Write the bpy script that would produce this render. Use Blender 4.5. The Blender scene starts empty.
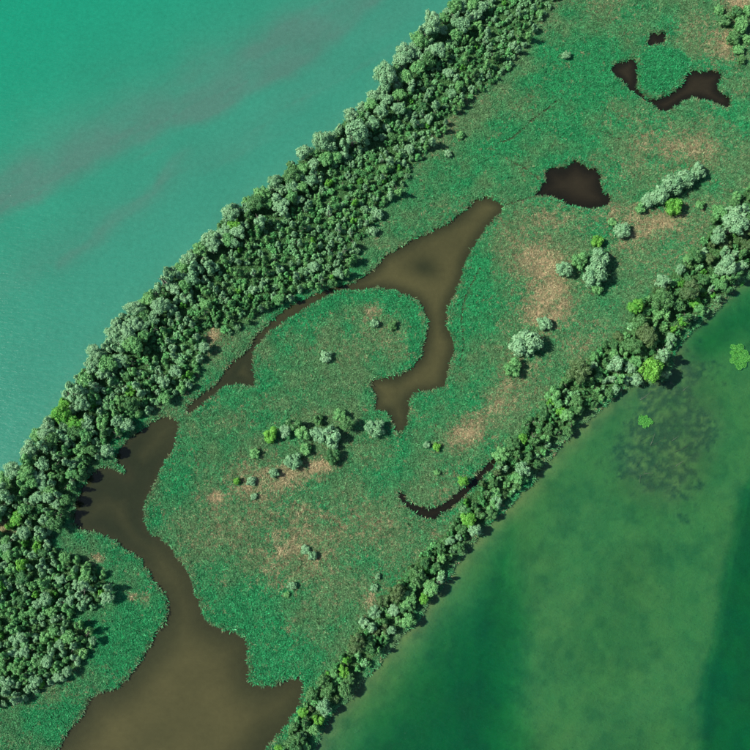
import bpy, math, random
import numpy as np
R = math.radians
sc = bpy.context.scene
col = sc.collection

# ------------------------------------------------------------------ camera, sky, sun, exposure
TILT = R(16.0)          # off straight down, looking slightly up the picture
FPX = 375 / math.tan(R(21.0))
MPP = 0.60              # metres per photo pixel in the middle of the frame
DIST = MPP * FPX
CAM = np.array([0.0, -DIST * math.sin(TILT), DIST * math.cos(TILT)])
cam_d = bpy.data.cameras.new("camera")
cam = bpy.data.objects.new("camera", cam_d)
col.objects.link(cam)
cam.location = CAM
cam.rotation_euler = (TILT, 0, 0)
cam_d.sensor_width = 36
cam_d.angle = R(42.0)
cam_d.clip_start = 5
cam_d.clip_end = 20000
sc.camera = cam

SUN_EL, SUN_AZ = R(49), R(182)      # azimuth of the sun in the xy plane, from +x anticlockwise
to_sun = np.array([math.cos(SUN_EL) * math.cos(SUN_AZ), math.cos(SUN_EL) * math.sin(SUN_AZ), math.sin(SUN_EL)])
world = bpy.data.worlds.new("World")
sc.world = world
world.use_nodes = True
wn = world.node_tree
bg = wn.nodes["Background"]
sky = wn.nodes.new("ShaderNodeTexSky")
sky.sky_type = 'NISHITA'
sky.sun_disc = False
sky.sun_elevation = SUN_EL
sky.sun_rotation = math.pi / 2 - SUN_AZ
sky.altitude = 300
wn.links.new(sky.outputs[0], bg.inputs[0])
bg.inputs[1].default_value = 0.075
sun_d = bpy.data.lights.new("sun", 'SUN')
sun_d.energy = 4.0
sun_d.angle = R(0.55)
sun_d.color = (1.0, 0.95, 0.87)
sun = bpy.data.objects.new("sun", sun_d)
col.objects.link(sun)
from mathutils import Vector
sun.rotation_euler = Vector(to_sun).to_track_quat('Z', 'Y').to_euler()
sun.location = (-300, 0, 400)
sc.view_settings.view_transform = 'Standard'
sc.view_settings.look = 'None'
sc.view_settings.gamma = 1
sc.view_settings.use_curve_mapping = False
sc.view_settings.exposure = 1.0
sc.cycles.transparent_max_bounces = 12
sc.cycles.max_bounces = 6

rng = np.random.default_rng(7)
random.seed(7)

# ------------------------------------------------------------------ helpers
def ground(px, z=0.0):
    """photo pixel(s) -> world xy on the level z"""
    p = np.atleast_2d(np.asarray(px, float))
    dx = (p[:, 0] - 375) / FPX
    dy = -(p[:, 1] - 375) / FPX
    d = np.stack([dx, dy * math.cos(TILT) + math.sin(TILT), dy * math.sin(TILT) - math.cos(TILT)], 1)
    t = (np.asarray(z) - CAM[2]) / d[:, 2]
    return (CAM[None, :2] + d[:, :2] * t[:, None])

def to_px(xyz):
    q = np.asarray(xyz, float) - CAM
    yc = q[..., 1] * math.cos(TILT) + q[..., 2] * math.sin(TILT)
    zc = -q[..., 1] * math.sin(TILT) + q[..., 2] * math.cos(TILT)
    return np.stack([375 + FPX * q[..., 0] / -zc, 375 - FPX * yc / -zc], -1)

def smooth(p, n=3, closed=True):
    p = np.asarray(p, float)
    out = []
    N = len(p)
    rngi = range(N) if closed else range(N - 1)
    for i in rngi:
        if closed:
            a, b, c, d = p[i - 1], p[i], p[(i + 1) % N], p[(i + 2) % N]
        else:
            a, b, c, d = p[max(i - 1, 0)], p[i], p[i + 1], p[min(i + 2, N - 1)]
        for k in range(n):
            t = k / n
            out.append(0.5 * ((2 * b) + (c - a) * t + (2 * a - 5 * b + 4 * c - d) * t * t + (-a + 3 * b - 3 * c + d) * t ** 3))
    if not closed:
        out.append(p[-1])
    return np.array(out)

def seg_dist(P, poly, closed=True):
    """distance of points to a polyline"""
    best = np.full(len(P), 1e18)
    n = len(poly)
    for i in range(n if closed else n - 1):
        a, b = poly[i], poly[(i + 1) % n]
        ab = b - a
        t = np.clip(((P - a) @ ab) / max(ab @ ab, 1e-9), 0, 1)
        q = P - a - t[:, None] * ab
        best = np.minimum(best, q[:, 0] ** 2 + q[:, 1] ** 2)
    return np.sqrt(best)

def inside(P, poly):
    r = np.zeros(len(P), bool)
    n = len(poly)
    x, y = P[:, 0], P[:, 1]
    for i in range(n):
        (x1, y1), (x2, y2) = poly[i], poly[(i + 1) % n]
        if y1 == y2:
            continue
        c = ((y1 > y) != (y2 > y)) & (x < (x2 - x1) * (y - y1) / (y2 - y1) + x1)
        r ^= c
    return r

def sdf(P, poly):
    """negative inside"""
    d = seg_dist(P, poly)
    return np.where(inside(P, poly), -d, d)

def sdf_near(P, poly, reach=40.0):
    lo, hi = poly.min(0) - reach, poly.max(0) + reach
    m = (P[:, 0] > lo[0]) & (P[:, 0] < hi[0]) & (P[:, 1] > lo[1]) & (P[:, 1] < hi[1])
    out = np.full(len(P), reach)
    if m.any():
        out[m] = np.minimum(sdf(P[m], poly), reach)
    return out

def _hash(ix, iy, s):
    h = (ix.astype(np.int64) * 374761393 + iy.astype(np.int64) * 668265263 + s * 1442695041) & 0x7fffffff
    h = ((h ^ (h >> 13)) * 1274126177) & 0x7fffffff
    h = h ^ (h >> 16)
    return (h & 0xffff) / 65535.0

def vnoise(x, y, s=0):
    ix, iy = np.floor(x), np.floor(y)
    fx, fy = x - ix, y - iy
    fx = fx * fx * (3 - 2 * fx); fy = fy * fy * (3 - 2 * fy)
    a, b = _hash(ix, iy, s), _hash(ix + 1, iy, s)
    c, d = _hash(ix, iy + 1, s), _hash(ix + 1, iy + 1, s)
    return (a * (1 - fx) + b * fx) * (1 - fy) + (c * (1 - fx) + d * fx) * fy

def fbm(x, y, s=0, o=4):
    r = 0; a = 0.5; t = 0
    for k in range(o):
        r = r + a * vnoise(x, y, s + k * 17); t += a
        x = x * 2.03 + 11.3; y = y * 2.03 + 5.7; a *= 0.5
    return r / t

def sstep(a, b, x):
    t = np.clip((x - a) / (b - a), 0, 1)
    return t * t * (3 - 2 * t)

def mix(a, b, t):
    t = np.asarray(t)[..., None]
    return np.asarray(a) * (1 - t) + np.asarray(b) * t

def set_props(o, label=None, cat=None, group=None, kind=None):
    if label: o["label"] = label
    if cat: o["category"] = cat
    if group: o["group"] = group
    if kind: o["kind"] = kind
    return o

def mesh_obj(name, verts, faces, mat=None, parent=None, link=True):
    me = bpy.data.meshes.new(name)
    me.from_pydata([tuple(v) for v in verts], [], [tuple(f) for f in faces])
    if mat: me.materials.append(mat)
    o = bpy.data.objects.new(name, me)
    if link: col.objects.link(o)
    if parent: o.parent = parent
    return o

def quad_mesh(name, verts, quads):
    me = bpy.data.meshes.new(name)
    v = np.asarray(verts, np.float32); q = np.asarray(quads, np.int32)
    me.vertices.add(len(v)); me.vertices.foreach_set("co", v.ravel())
    me.loops.add(q.size); me.loops.foreach_set("vertex_index", q.ravel())
    me.polygons.add(len(q))
    me.polygons.foreach_set("loop_start", np.arange(0, q.size, 4, dtype=np.int32))
    me.update(calc_edges=True)
    me.validate()
    return me

def color_attr(me, name, c, domain='POINT'):
    a = me.attributes.new(name, 'FLOAT_COLOR', domain)
    c4 = np.ones((len(c), 4), np.float32); c4[:, :3] = c
    a.data.foreach_set("color", c4.ravel())

def float_attr(me, name, v, domain='POINT'):
    a = me.attributes.new(name, 'FLOAT', domain)
    a.data.foreach_set("value", np.asarray(v, np.float32))

# ------------------------------------------------------------------ outlines traced on the photograph (pixels)
L_PX = [(-30, 524), (0, 490), (18, 470), (36, 446), (50, 422), (68, 400), (80, 380), (94, 360), (106, 347), (122, 326),
        (136, 312), (156, 296), (170, 280), (182, 268), (198, 252), (212, 240), (226, 224), (240, 210), (256, 196), (272, 188), (288, 176), (306, 158),
        (326, 142), (346, 124), (366, 108), (380, 96), (392, 74), (404, 56), (418, 44), (434, 26), (452, 12), (474, -16)]
R_PX = [(262, 806), (310, 752), (330, 715), (350, 697), (377, 663), (390, 647), (413, 623), (427, 603), (450, 573), (467, 547), (483, 530),
        (497, 517), (520, 494), (540, 468), (563, 442), (583, 422), (603, 405), (623, 389), (640, 384), (663, 380), (670, 367),
        (677, 347), (690, 330), (710, 313), (723, 300), (733, 287), (750, 276), (790, 238)]
CHANNEL_PX = [(503, 206), (490, 197), (477, 200), (463, 212), (450, 222), (433, 230), (417, 237), (397, 248), (383, 257), (378, 265),
              (363, 277), (340, 287), (317, 295), (293, 307), (277, 320), (263, 332), (250, 347), (237, 360), (230, 367), (220, 382),
              (207, 393), (197, 398), (188, 407), (188, 412), (200, 405), (217, 390), (224, 385), (240, 384), (255, 385), (255, 373), (252, 358),
              (258, 343), (270, 328), (290, 315), (310, 303), (327, 293), (343, 289), (363, 290), (383, 288), (400, 292), (417, 300),
              (425, 313), (427, 330), (422, 353), (413, 365), (397, 375), (373, 380), (370, 385), (375, 397), (375, 410), (387, 412),
              (393, 423), (397, 432), (403, 432), (408, 420), (410, 400), (420, 392), (442, 387), (450, 363), (455, 343), (448, 330),
              (448, 307), (457, 290), (463, 273), (465, 262), (472, 250), (480, 237), (493, 220), (501, 213)]
LAGOON_PX = [(160, 418), (177, 421), (178, 430), (175, 442), (170, 453), (160, 470), (155, 483), (147, 500), (145, 520), (150, 533),
             (167, 542), (180, 563), (192, 577), (192, 590), (200, 600), (203, 617), (217, 627), (240, 635), (247, 643), (248, 667),
             (251, 682), (270, 686), (300, 677), (303, 697), (287, 724), (264, 750), (235, 785), (180, 860), (40, 860), (38, 780), (57, 750),
             (70, 730), (83, 713), (90, 697), (110, 692), (127, 678), (143, 657), (157, 633), (168, 613), (165, 597), (150, 577),
             (143, 560), (127, 550), (100, 533), (83, 530), (73, 523), (75, 508), (78, 497), (87, 480), (97, 470), (104, 466), (116, 470),
             (128, 478), (128, 473), (116, 463), (117, 453), (125, 442), (143, 428)]
POND_A = [(536.6, 194.6), (541, 186), (545, 181), (546, 171), (552, 167), (561, 169), (569.5, 164), (575, 160), (581.7, 163.4), (588.6, 168), (597, 169.5),
          (602.5, 176.4), (601.6, 185), (605, 192), (611, 200), (607.7, 204), (599, 207.6), (587, 208.8), (571, 206.7), (561, 200.7), (552, 197), (542, 195.5)]
POND_B = [(612, 68), (620, 62), (635, 58), (638, 77), (635, 88), (643, 96), (650, 100), (667, 95), (680, 85), (690, 71), (707, 71), (722, 73),
          (718, 90), (729, 97), (725, 107), (700, 98), (683, 101), (665, 112), (653, 105), (633, 92), (623, 82), (614, 74)]
POND_C = [(646, 45), (653, 31), (659, 36), (666, 30), (664, 43), (652, 45)]
CREEK_PX = [(497, 455), (482, 470), (466, 486), (452, 497), (440, 506), (425, 509), (412, 503), (403, 493), (398, 491), (400, 499), (412, 511), (424, 518),
            (438, 516), (452, 506), (468, 493), (483, 477), (499, 458)]

def extend(line_px, step=2200):
    w = ground(line_px)
    d0 = w[0] - w[6]; d1 = w[-1] - w[-7]
    d0 /= np.linalg.norm(d0); d1 /= np.linalg.norm(d1)
    return np.vstack([w[:1] + d0 * step, w, w[-1:] + d1 * step])

L_W = extend(L_PX); R_W = extend(R_PX)
LAKE_L = np.vstack([L_W, [[L_W[-1][0] - 4000, L_W[-1][1] + 4000]], [[L_W[0][0] - 4000, L_W[0][1] + 4000]]])
LAKE_R = np.vstack([R_W, [[R_W[-1][0] + 4000, R_W[-1][1] - 4000]], [[R_W[0][0] + 4000, R_W[0][1] - 4000]]])
INNER = [ground(smooth(p, 3), 0.9) for p in (CHANNEL_PX, LAGOON_PX, POND_A, POND_B, POND_C, CREEK_PX)]

# forest outlines (pixels, where the crowns stand)
FOREST_A = [(-25, 505), (0, 484), (12, 466), (30, 442), (48, 414), (66, 390), (80, 370), (95, 348), (118, 318), (134, 304), (156, 286), (172, 268), (196, 246),
            (212, 230), (234, 208), (254, 192), (272, 178), (290, 168), (306, 150), (326, 136), (346, 116), (368, 100), (382, 78), (396, 56), (412, 40), (430, 22), (448, 8), (466, -16),
            (572, -18), (557, 0), (543, 17), (533, 33), (520, 50), (507, 70), (483, 88), (463, 103), (447, 124), (430, 145), (413, 168), (403, 185), (383, 204),
            (374, 226), (358, 247), (354, 267), (346, 275), (328, 284), (303, 292), (280, 303), (257, 314), (243, 326), (231, 336), (222, 330), (205, 334),
            (205, 352), (196, 373), (190, 388), (173, 394), (157, 403), (135, 418), (118, 434), (108, 450), (94, 458), (82, 474), (68, 492), (66, 514), (50, 534), (28, 534), (12, 532), (6, 520), (-25, 520)]
FOREST_B = [(-25, 536), (12, 533), (43, 535), (57, 549), (83, 559), (108, 580), (111, 595), (97, 607), (76, 607), (64, 612), (83, 627), (95, 638), (83, 657),
            (70, 676), (43, 687), (17, 702), (-25, 708)]
FOREST_C = [(262, 780), (273, 753), (291, 730), (313, 690), (337, 665), (350, 640), (363, 622), (387, 592), (403, 575), (423, 553), (447, 531), (459, 508),
            (466, 498), (485, 480), (502, 460), (502, 450), (520, 432), (537, 412), (557, 391), (577, 366), (597, 351), (623, 330), (635, 304), (657, 288), (680, 264),
            (700, 250), (713, 221), (730, 201), (752, 186), (775, 165),
            (782, 235), (750, 270), (733, 284), (721, 296), (708, 309), (688, 326), (674, 346), (667, 366), (660, 378), (640, 381), (622, 386), (601, 402), (580, 419), (560, 439), (537, 465), (517, 491),
            (495, 513), (480, 527), (464, 543), (447, 570), (424, 600), (410, 619), (387, 643), (374, 659), (347, 692), (327, 711), (306, 748), (280, 778)]

# ------------------------------------------------------------------ rasters of distances, then one sampler for everything
X0, Y0, CELL, NX, NY = -345.0, -285.0, 1.25, 553, 513
gx = X0 + np.arange(NX) * CELL
gy = Y0 + np.arange(NY) * CELL
GP = np.stack(np.meshgrid(gx, gy), -1).reshape(-1, 2)
wob = (fbm(GP[:, 0] / 7, GP[:, 1] / 7, 3, 3) - 0.5) * 3.4
RAS = {}
RAS["left"] = sdf(GP, LAKE_L) + wob
RAS["right"] = sdf(GP, LAKE_R) + wob
wob2 = (fbm(GP[:, 0] / 3.2, GP[:, 1] / 3.2, 31, 3) - 0.5) * 2.4
inn = [sdf_near(GP, p) for p in INNER]
RAS["inner"] = np.min(inn, 0) + wob2 - 0.9
NARROW = [(272, 326, 26, 14, -40, 1.7), (310, 300, 40, 12, -20, 1.5), (225, 380, 26, 12, -45, 1.4), (197, 402, 14, 8, -45, .9), (640, 92, 8, 6, 0, 1.2), (422, 512, 30, 10, 0, .6), (480, 475, 24, 10, -45, .5)]
RAS["forest"] = np.min([sdf_near(GP, ground(p, 0.0)) for p in (FOREST_A, FOREST_B, FOREST_C)], 0)
GPX = to_px(np.column_stack([GP, np.zeros(len(GP))]))

def gauss(spots, P=None):
    P = GPX if P is None else P
    r = np.zeros(len(P))
    for (x, y, rx, ry, a, w) in spots:
        ca, sa = math.cos(R(a)), math.sin(R(a))
        u = ((P[:, 0] - x) * ca + (P[:, 1] - y) * sa) / rx
        v = (-(P[:, 0] - x) * sa + (P[:, 1] - y) * ca) / ry
        r += w * np.exp(-(u * u + v * v))
    return r
RAS["inner"] = RAS["inner"] - gauss(NARROW)
DRY = [(550, 300, 16, 20, 0, 1.1), (535, 318, 7, 6, 0, .9), (462, 432, 18, 12, -30, .9), (495, 405, 20, 14, -45, .5), (320, 466, 12, 6, 0, .9), (292, 476, 20, 10, -30, .5), (262, 478, 24, 14, 0, .55), (300, 560, 34, 26, 0, .45),
       (245, 488, 12, 10, 0, .4), (215, 498, 7, 5, 0, .8), (370, 600, 12, 14, 0, .3), (360, 520, 50, 25, 0, .25), (700, 148, 30, 14, -10, .6), (724, 44, 12, 14, 0, .8), (742, 4, 14, 12, 0, .9), (655, 228, 26, 10, -20, .6),
       (690, 30, 14, 14, 0, .35), (372, 312, 9, 6, 0, .6), (385, 345, 22, 14, 0, .25), (145, 600, 6, 5, 0, .8), (132, 596, 4, 4, 0, .6), (95, 558, 6, 4, 0, .7), (214, 336, 9, 12, 0, .8), (525, 245, 26, 26, 0, .3),
       (575, 345, 16, 20, 0, .25), (510, 20, 60, 12, -10, .25), (5, 526, 12, 7, 0, .9), (640, 150, 40, 25, 0, .25), (600, 215, 60, 10, 0, .35), (230, 520, 40, 30, 0, .2), (420, 540, 40, 30, -45, .25), (530, 100, 10, 40, 45, .2), (690, 245, 30, 14, -30, .3),
       (545, 262, 22, 14, 0, .45), (520, 380, 25, 25, 0, .2), (455, 110, 40, 9, -50, .35)]
LUSH = [(585, 80, 55, 40, 0, .8), (500, 150, 45, 25, -40, .5), (660, 70, 22, 16, 0, .9), (560, 140, 30, 30, 0, .4), (470, 300, 14, 60, 10, .7), (240, 610, 30, 40, 0, .5), (290, 660, 40, 22, 0, .5), (120, 640, 40, 50, 0, .6), (330, 300, 60, 8, 0, .5), (415, 330, 10, 40, 0, .5),
        (60, 720, 50, 20, 0, .5), (180, 480, 18, 40, 20, .4), (700, 150, 8, 6, 0, .4), (480, 380, 14, 30, 20, .4), (640, 310, 30, 12, -40, .3), (395, 470, 40, 20, 0, .3), (540, 425, 12, 12, 0, .4), (740, 110, 30, 30, 0, .4)]
nz = fbm(GP[:, 0] / 22, GP[:, 1] / 22, 5, 4)
RAS["dry"] = np.clip(0.12 + (.55 + 1.9 * fbm((GP[:, 0] + GP[:, 1]) / 26, (GP[:, 0] - GP[:, 1]) / 6.5, 9, 4)) * gauss([(a, b, c_ * 1.25, d_ * 1.25, e, f * .88) for a, b, c_, d_, e, f in DRY]) - 0.4 * gauss(LUSH) + (nz - 0.5) * 0.75 + (fbm(GP[:, 0] / 6, GP[:, 1] / 6, 7, 3) - .5) * .4, 0, 1.4)
RAS["lush"] = np.clip(0.35 + gauss(LUSH) + (fbm(GP[:, 0] / 14 + 9, GP[:, 1] / 14, 15, 3) - .5) * 1.5 - 0.5 * np.clip(gauss(DRY), 0, 1) + 0.45 * np.exp(-np.clip(RAS["inner"], 0, 60) / 6), 0, 1)

# depth of the lake beds
DEEP_A = ground(smooth([(512, 530), (503, 556), (484, 588), (458, 626), (432, 668), (400, 704), (372, 742), (350, 790), (330, 860), (545, 860), (522, 760), (518, 700), (516, 650), (512, 610), (510, 570)], 2))
DEEP_B = ground(smooth([(768, 470), (745, 515), (733, 560), (724, 612), (712, 660), (704, 700), (700, 760), (696, 860), (900, 860), (900, 470)], 2))
DEEP_C = ground(smooth([(745, 300), (705, 335), (700, 350), (725, 340), (760, 330), (800, 330), (800, 280)], 2))
DEBRIS = ground(smooth([(636, 386), (668, 376), (690, 352), (704, 362), (706, 390), (716, 412), (712, 450), (696, 480), (672, 504), (645, 500), (624, 482), (618, 455), (628, 420), (634, 400)], 2))
def band(P, line, w_up, w_dn):
    """1 on a traced streak, soft above it and sharper below"""
    line = smooth(line, 3, closed=False)
    d = seg_dist(P, line, closed=False)
    t = np.diff(line, axis=0); best = np.full(len(P), 1e18); sg = np.zeros(len(P))
    for i in range(len(t)):
        a = line[i]; ab = t[i]
        k = np.clip(((P - a) @ ab) / (ab @ ab), 0, 1)
        q = P - a - k[:, None] * ab
        dd = (q ** 2).sum(1)
        m = dd < best
        best[m] = dd[m]; sg[m] = np.sign(ab[0] * q[m, 1] - ab[1] * q[m, 0])
    # y grows downwards in the photo: positive cross = below the streak when it is drawn from left to right
    return np.where(sg > 0, np.exp(-(d / w_dn) ** 2), np.exp(-(d / w_up) ** 2))

def bed_and_silt(P):
    """per point: bed depth below water in the right lake, silt in the left lake"""
    px = to_px(np.column_stack([P, np.zeros(len(P))]))
    px = px + np.stack([fbm(P[:, 0] / 30, P[:, 1] / 30, 41, 3) - .5, fbm(P[:, 0] / 30, P[:, 1] / 30, 43, 3) - .5], 1) * 26
    s = 0.95 * band(px, [(-60, 228), (0, 205), (55, 182), (105, 157), (165, 128), (250, 84), (310, 52), (380, -5), (430, -50)], 44, 9)
    s += 0.5 * band(px, [(60, 262), (110, 218), (150, 185), (182, 157)], 5, 9) * sstep(200, 170, px[:, 0])
    s += 0.55 * gauss([(282, 42, 36, 22, -25, 1), (60, 175, 60, 16, -25, .3)], px)
    s += 0.25 * band(px, [(-40, 330), (40, 260), (120, 215), (210, 160), (300, 95), (420, 0)], 20, 14)
    al, ac = (P[:, 0] * .86 + P[:, 1] * .5), (-P[:, 0] * .5 + P[:, 1] * .86)
    s *= 0.30 + 0.7 * fbm(P[:, 0] / 16, P[:, 1] / 16, 47, 4) + .7 * fbm(al / 55, ac / 7, 49, 4)
    s += .35 * sstep(.60, .78, fbm(al / 60 + 3, ac / 5, 57, 3)) * band(px, [(-60, 240), (105, 165), (250, 95), (400, 0)], 60, 50)
    return np.clip(s, 0, 1.2)

def depth_right(P, dist):
    n = fbm(P[:, 0] / 25, P[:, 1] / 25, 51, 4)
    n2 = fbm(P[:, 0] / 5, P[:, 1] / 5, 53, 3)
    d = 0.35 + 0.95 * sstep(0, 14, dist) + (n - .5) * .4 + (n2 - .5) * .3
    sa, sb, scc = sdf_near(P, DEEP_A, 60), sdf_near(P, DEEP_B, 60), sdf_near(P, DEEP_C, 60)
    w = (n - .5) * 16
    d += 3.6 * sstep(12, -22, sa + w * 1.2) + 3.0 * sstep(6, -8, sb + w * .7) + 1.6 * sstep(14, -12, scc + w)
    d -= 1.5 * sstep(-18, -40, sb) * sstep(.45, .62, fbm(P[:, 0] / 14, P[:, 1] / 14, 59, 4))
    d += 1.2 * sstep(120, 400, dist)
    d -= .6 * sstep(10, -8, sdf_near(P, DEBRIS, 40)) * sstep(2, 12, dist)
    return np.maximum(d, .12)

def height(P, left, right, inner, forest):
    land = np.minimum(np.minimum(left, right), inner)
    n = fbm(P[:, 0] / 9, P[:, 1] / 9, 61, 4)
    z = np.clip(land * 0.35, 0, 0.35) + sstep(2, 9, land) * (0.15 + (n - .5) * .35) + sstep(4, -4, forest) * .5 * sstep(1, 7, land)
    dl = 0.3 + 2.8 * sstep(0, 26, -left) + 2.0 * sstep(20, 200, -left) - 0.6 * bed_and_silt(P) * sstep(8, 40, -left)
    z = np.where(left < 0, -np.minimum(-left * .5, dl), z)
    z = np.where(right < 0, -np.minimum(-right * .4, depth_right(P, -right)), z)
    z = np.where(inner < 0, -np.minimum(-inner * .45, .3 + .9 * sstep(0, 12, -inner) + (n - .5) * .3), z)
    return z
RAS["z"] = height(GP, RAS["left"], RAS["right"], RAS["inner"], RAS["forest"])
GRID = {k: v.reshape(NY, NX) for k, v in RAS.items()}

def sample(key, P):
    g = GRID[key]
    u = np.clip((P[:, 0] - X0) / CELL, 0, NX - 1.001); v = np.clip((P[:, 1] - Y0) / CELL, 0, NY - 1.001)
    i = u.astype(int); j = v.astype(int); fu = u - i; fv = v - j
    return (g[j, i] * (1 - fu) + g[j, i + 1] * fu) * (1 - fv) + (g[j + 1, i] * (1 - fu) + g[j + 1, i + 1] * fu) * fv

# ------------------------------------------------------------------ materials
def new_mat(name):
    m = bpy.data.materials.new(name); m.use_nodes = True
    nt = m.node_tree; nt.nodes.clear()
    out = nt.nodes.new("ShaderNodeOutputMaterial")
    return m, nt, out
def N(nt, t, **kw):
    n = nt.nodes.new(t)
    for k, v in kw.items(): setattr(n, k, v)
    return n
def mixrgb(nt, a, b, fac, blend='MIX'):
    n = N(nt, "ShaderNodeMix", data_type='RGBA', blend_type=blend)
    for sock, v in ((n.inputs[0], fac), (n.inputs[6], a), (n.inputs[7], b)):
        if hasattr(v, "is_linked"): nt.links.new(v, sock)
        elif isinstance(v, (int, float)): sock.default_value = v
        else: sock.default_value = (*v, 1)
    return n.outputs[2]
def math_n(nt, op, a, b=None, c=None):
    n = N(nt, "ShaderNodeMath", operation=op)
    for s, v in zip(n.inputs, (a, b, c)):
        if v is None: continue
        if hasattr(v, "is_linked"): nt.links.new(v, s)
        else: s.default_value = v
    return n.outputs[0]
def noise_n(nt, scale, detail=3, rough=.55, vec=None):
    n = N(nt, "ShaderNodeTexNoise")
    n.inputs["Scale"].default_value = scale; n.inputs["Detail"].default_value = detail; n.inputs["Roughness"].default_value = rough
    if vec is None:
        g = N(nt, "ShaderNodeNewGeometry"); vec = g.outputs["Position"]
    nt.links.new(vec, n.inputs["Vector"])
    return n.outputs["Fac"]

def ground_material():
    m, nt, out = new_mat("earth_and_lake_bed")
    at = N(nt, "ShaderNodeAttribute", attribute_name="col")
    n1 = noise_n(nt, .9, 5, .65)
    n2 = noise_n(nt, .17, 4, .6)
    v = math_n(nt, 'MULTIPLY_ADD', n1, 1.5, 0.25)
    v2 = math_n(nt, 'MULTIPLY_ADD', n2, 1.0, 0.5)
    v3 = math_n(nt, 'MULTIPLY', v, v2)
    gr = N(nt, "ShaderNodeAttribute", attribute_name="grain")
    v3 = math_n(nt, 'MULTIPLY_ADD', math_n(nt, 'SUBTRACT', v3, 1.0), gr.outputs["Fac"], 1.0)
    c = mixrgb(nt, (1, 1, 1), (1, 1, 1), 0)
    vm = N(nt, "ShaderNodeVectorMath", operation='SCALE')
    nt.links.new(at.outputs["Color"], vm.inputs[0]); nt.links.new(v3, vm.inputs["Scale"])
    b = N(nt, "ShaderNodeBsdfPrincipled"); b.inputs["Roughness"].default_value = .95; b.inputs["Specular IOR Level"].default_value = .1
    nt.links.new(vm.outputs[0], b.inputs["Base Color"])
    bp = N(nt, "ShaderNodeBump"); bp.inputs["Strength"].default_value = .6; bp.inputs["Distance"].default_value = .4
    nt.links.new(n1, bp.inputs["Height"]); nt.links.new(bp.outputs[0], b.inputs["Normal"])
    nt.links.new(b.outputs[0], out.inputs[0])
    return m

def water_material(name, body, silt_shade_col, cloud, absorb, density, wave=.3, wave_scale=1.0, streak=35, rough=.22):
    """body = colour of the turbid water itself, cloud = how much of it hides the bed, silt (on inner waters painted bank shade) from the mesh"""
    m, nt, out = new_mat(name)
    at = N(nt, "ShaderNodeAttribute", attribute_name="silt")
    tint = N(nt, "ShaderNodeAttribute", attribute_name="mixing")
    big = noise_n(nt, .02, 4, .6)
    fine = noise_n(nt, .35, 3, .6)
    bodyc = mixrgb(nt, body[0], body[1], tint.outputs["Fac"])
    c = mixrgb(nt, bodyc, silt_shade_col, at.outputs["Fac"])
    k = math_n(nt, 'MULTIPLY_ADD', big, .35, .825)
    k2 = math_n(nt, 'MULTIPLY_ADD', fine, .40, .80)
    kk = math_n(nt, 'MULTIPLY', k, k2)
    vm = N(nt, "ShaderNodeVectorMath", operation='SCALE')
    nt.links.new(c, vm.inputs[0]); nt.links.new(kk, vm.inputs["Scale"])
    # ripples: stretched noise across the wind
    g = N(nt, "ShaderNodeNewGeometry")
    mp = N(nt, "ShaderNodeMapping"); mp.inputs["Rotation"].default_value = (0, 0, R(streak)); mp.inputs["Scale"].default_value = (.18 * wave_scale, .62 * wave_scale, 1)
    nt.links.new(g.outputs["Position"], mp.inputs[0])
    rip = noise_n(nt, 1.0, 4, .62, mp.outputs[0])
    bp = N(nt, "ShaderNodeBump"); bp.inputs["Strength"].default_value = 1; bp.inputs["Distance"].default_value = wave
    nt.links.new(rip, bp.inputs["Height"])
    dif = N(nt, "ShaderNodeBsdfDiffuse"); nt.links.new(vm.outputs[0], dif.inputs[0]); nt.links.new(bp.outputs[0], dif.inputs["Normal"])
    tr = N(nt, "ShaderNodeBsdfTransparent")
    mx = N(nt, "ShaderNodeMixShader"); mx.inputs[0].default_value = cloud
    if isinstance(cloud, tuple):
        f = math_n(nt, 'MULTIPLY_ADD', at.outputs["Fac"], cloud[1] - cloud[0], cloud[0]); nt.links.new(f, mx.inputs[0])
    nt.links.new(tr.outputs[0], mx.inputs[1]); nt.links.new(dif.outputs[0], mx.inputs[2])
    gl = N(nt, "ShaderNodeBsdfGlossy"); gl.inputs["Roughness"].default_value = rough; nt.links.new(bp.outputs[0], gl.inputs["Normal"])
    fr = N(nt, "ShaderNodeFresnel"); fr.inputs[0].default_value = 1.33; nt.links.new(bp.outputs[0], fr.inputs["Normal"])
    m2 = N(nt, "ShaderNodeMixShader"); nt.links.new(fr.outputs[0], m2.inputs[0])
    nt.links.new(mx.outputs[0], m2.inputs[1]); nt.links.new(gl.outputs[0], m2.inputs[2])
    nt.links.new(m2.outputs[0], out.inputs[0])
    va = N(nt, "ShaderNodeVolumeAbsorption"); va.inputs[0].default_value = (*absorb, 1); va.inputs[1].default_value = density
    nt.links.new(va.outputs[0], out.inputs["Volume"])
    return m

def leaf_material(name, c1, c2, c3, trans=.2):
    m, nt, out = new_mat(name)
    at = N(nt, "ShaderNodeAttribute", attribute_name="leaf")
    oi = N(nt, "ShaderNodeObjectInfo")
    a = mixrgb(nt, c1, c2, oi.outputs["Random"])
    f = math_n(nt, 'POWER', at.outputs["Fac"], 1.6)
    a = mixrgb(nt, a, c3, f)
    b = N(nt, "ShaderNodeBsdfPrincipled"); b.inputs["Roughness"].default_value = .55; b.inputs["Specular IOR Level"].default_value = .25
    nt.links.new(a, b.inputs["Base Color"])
    t = N(nt, "ShaderNodeBsdfTranslucent"); nt.links.new(a, t.inputs[0])
    mx = N(nt, "ShaderNodeMixShader"); mx.inputs[0].default_value = trans
    nt.links.new(b.outputs[0], mx.inputs[1]); nt.links.new(t.outputs[0], mx.inputs[2]); nt.links.new(mx.outputs[0], out.inputs[0])
    return m

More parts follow.
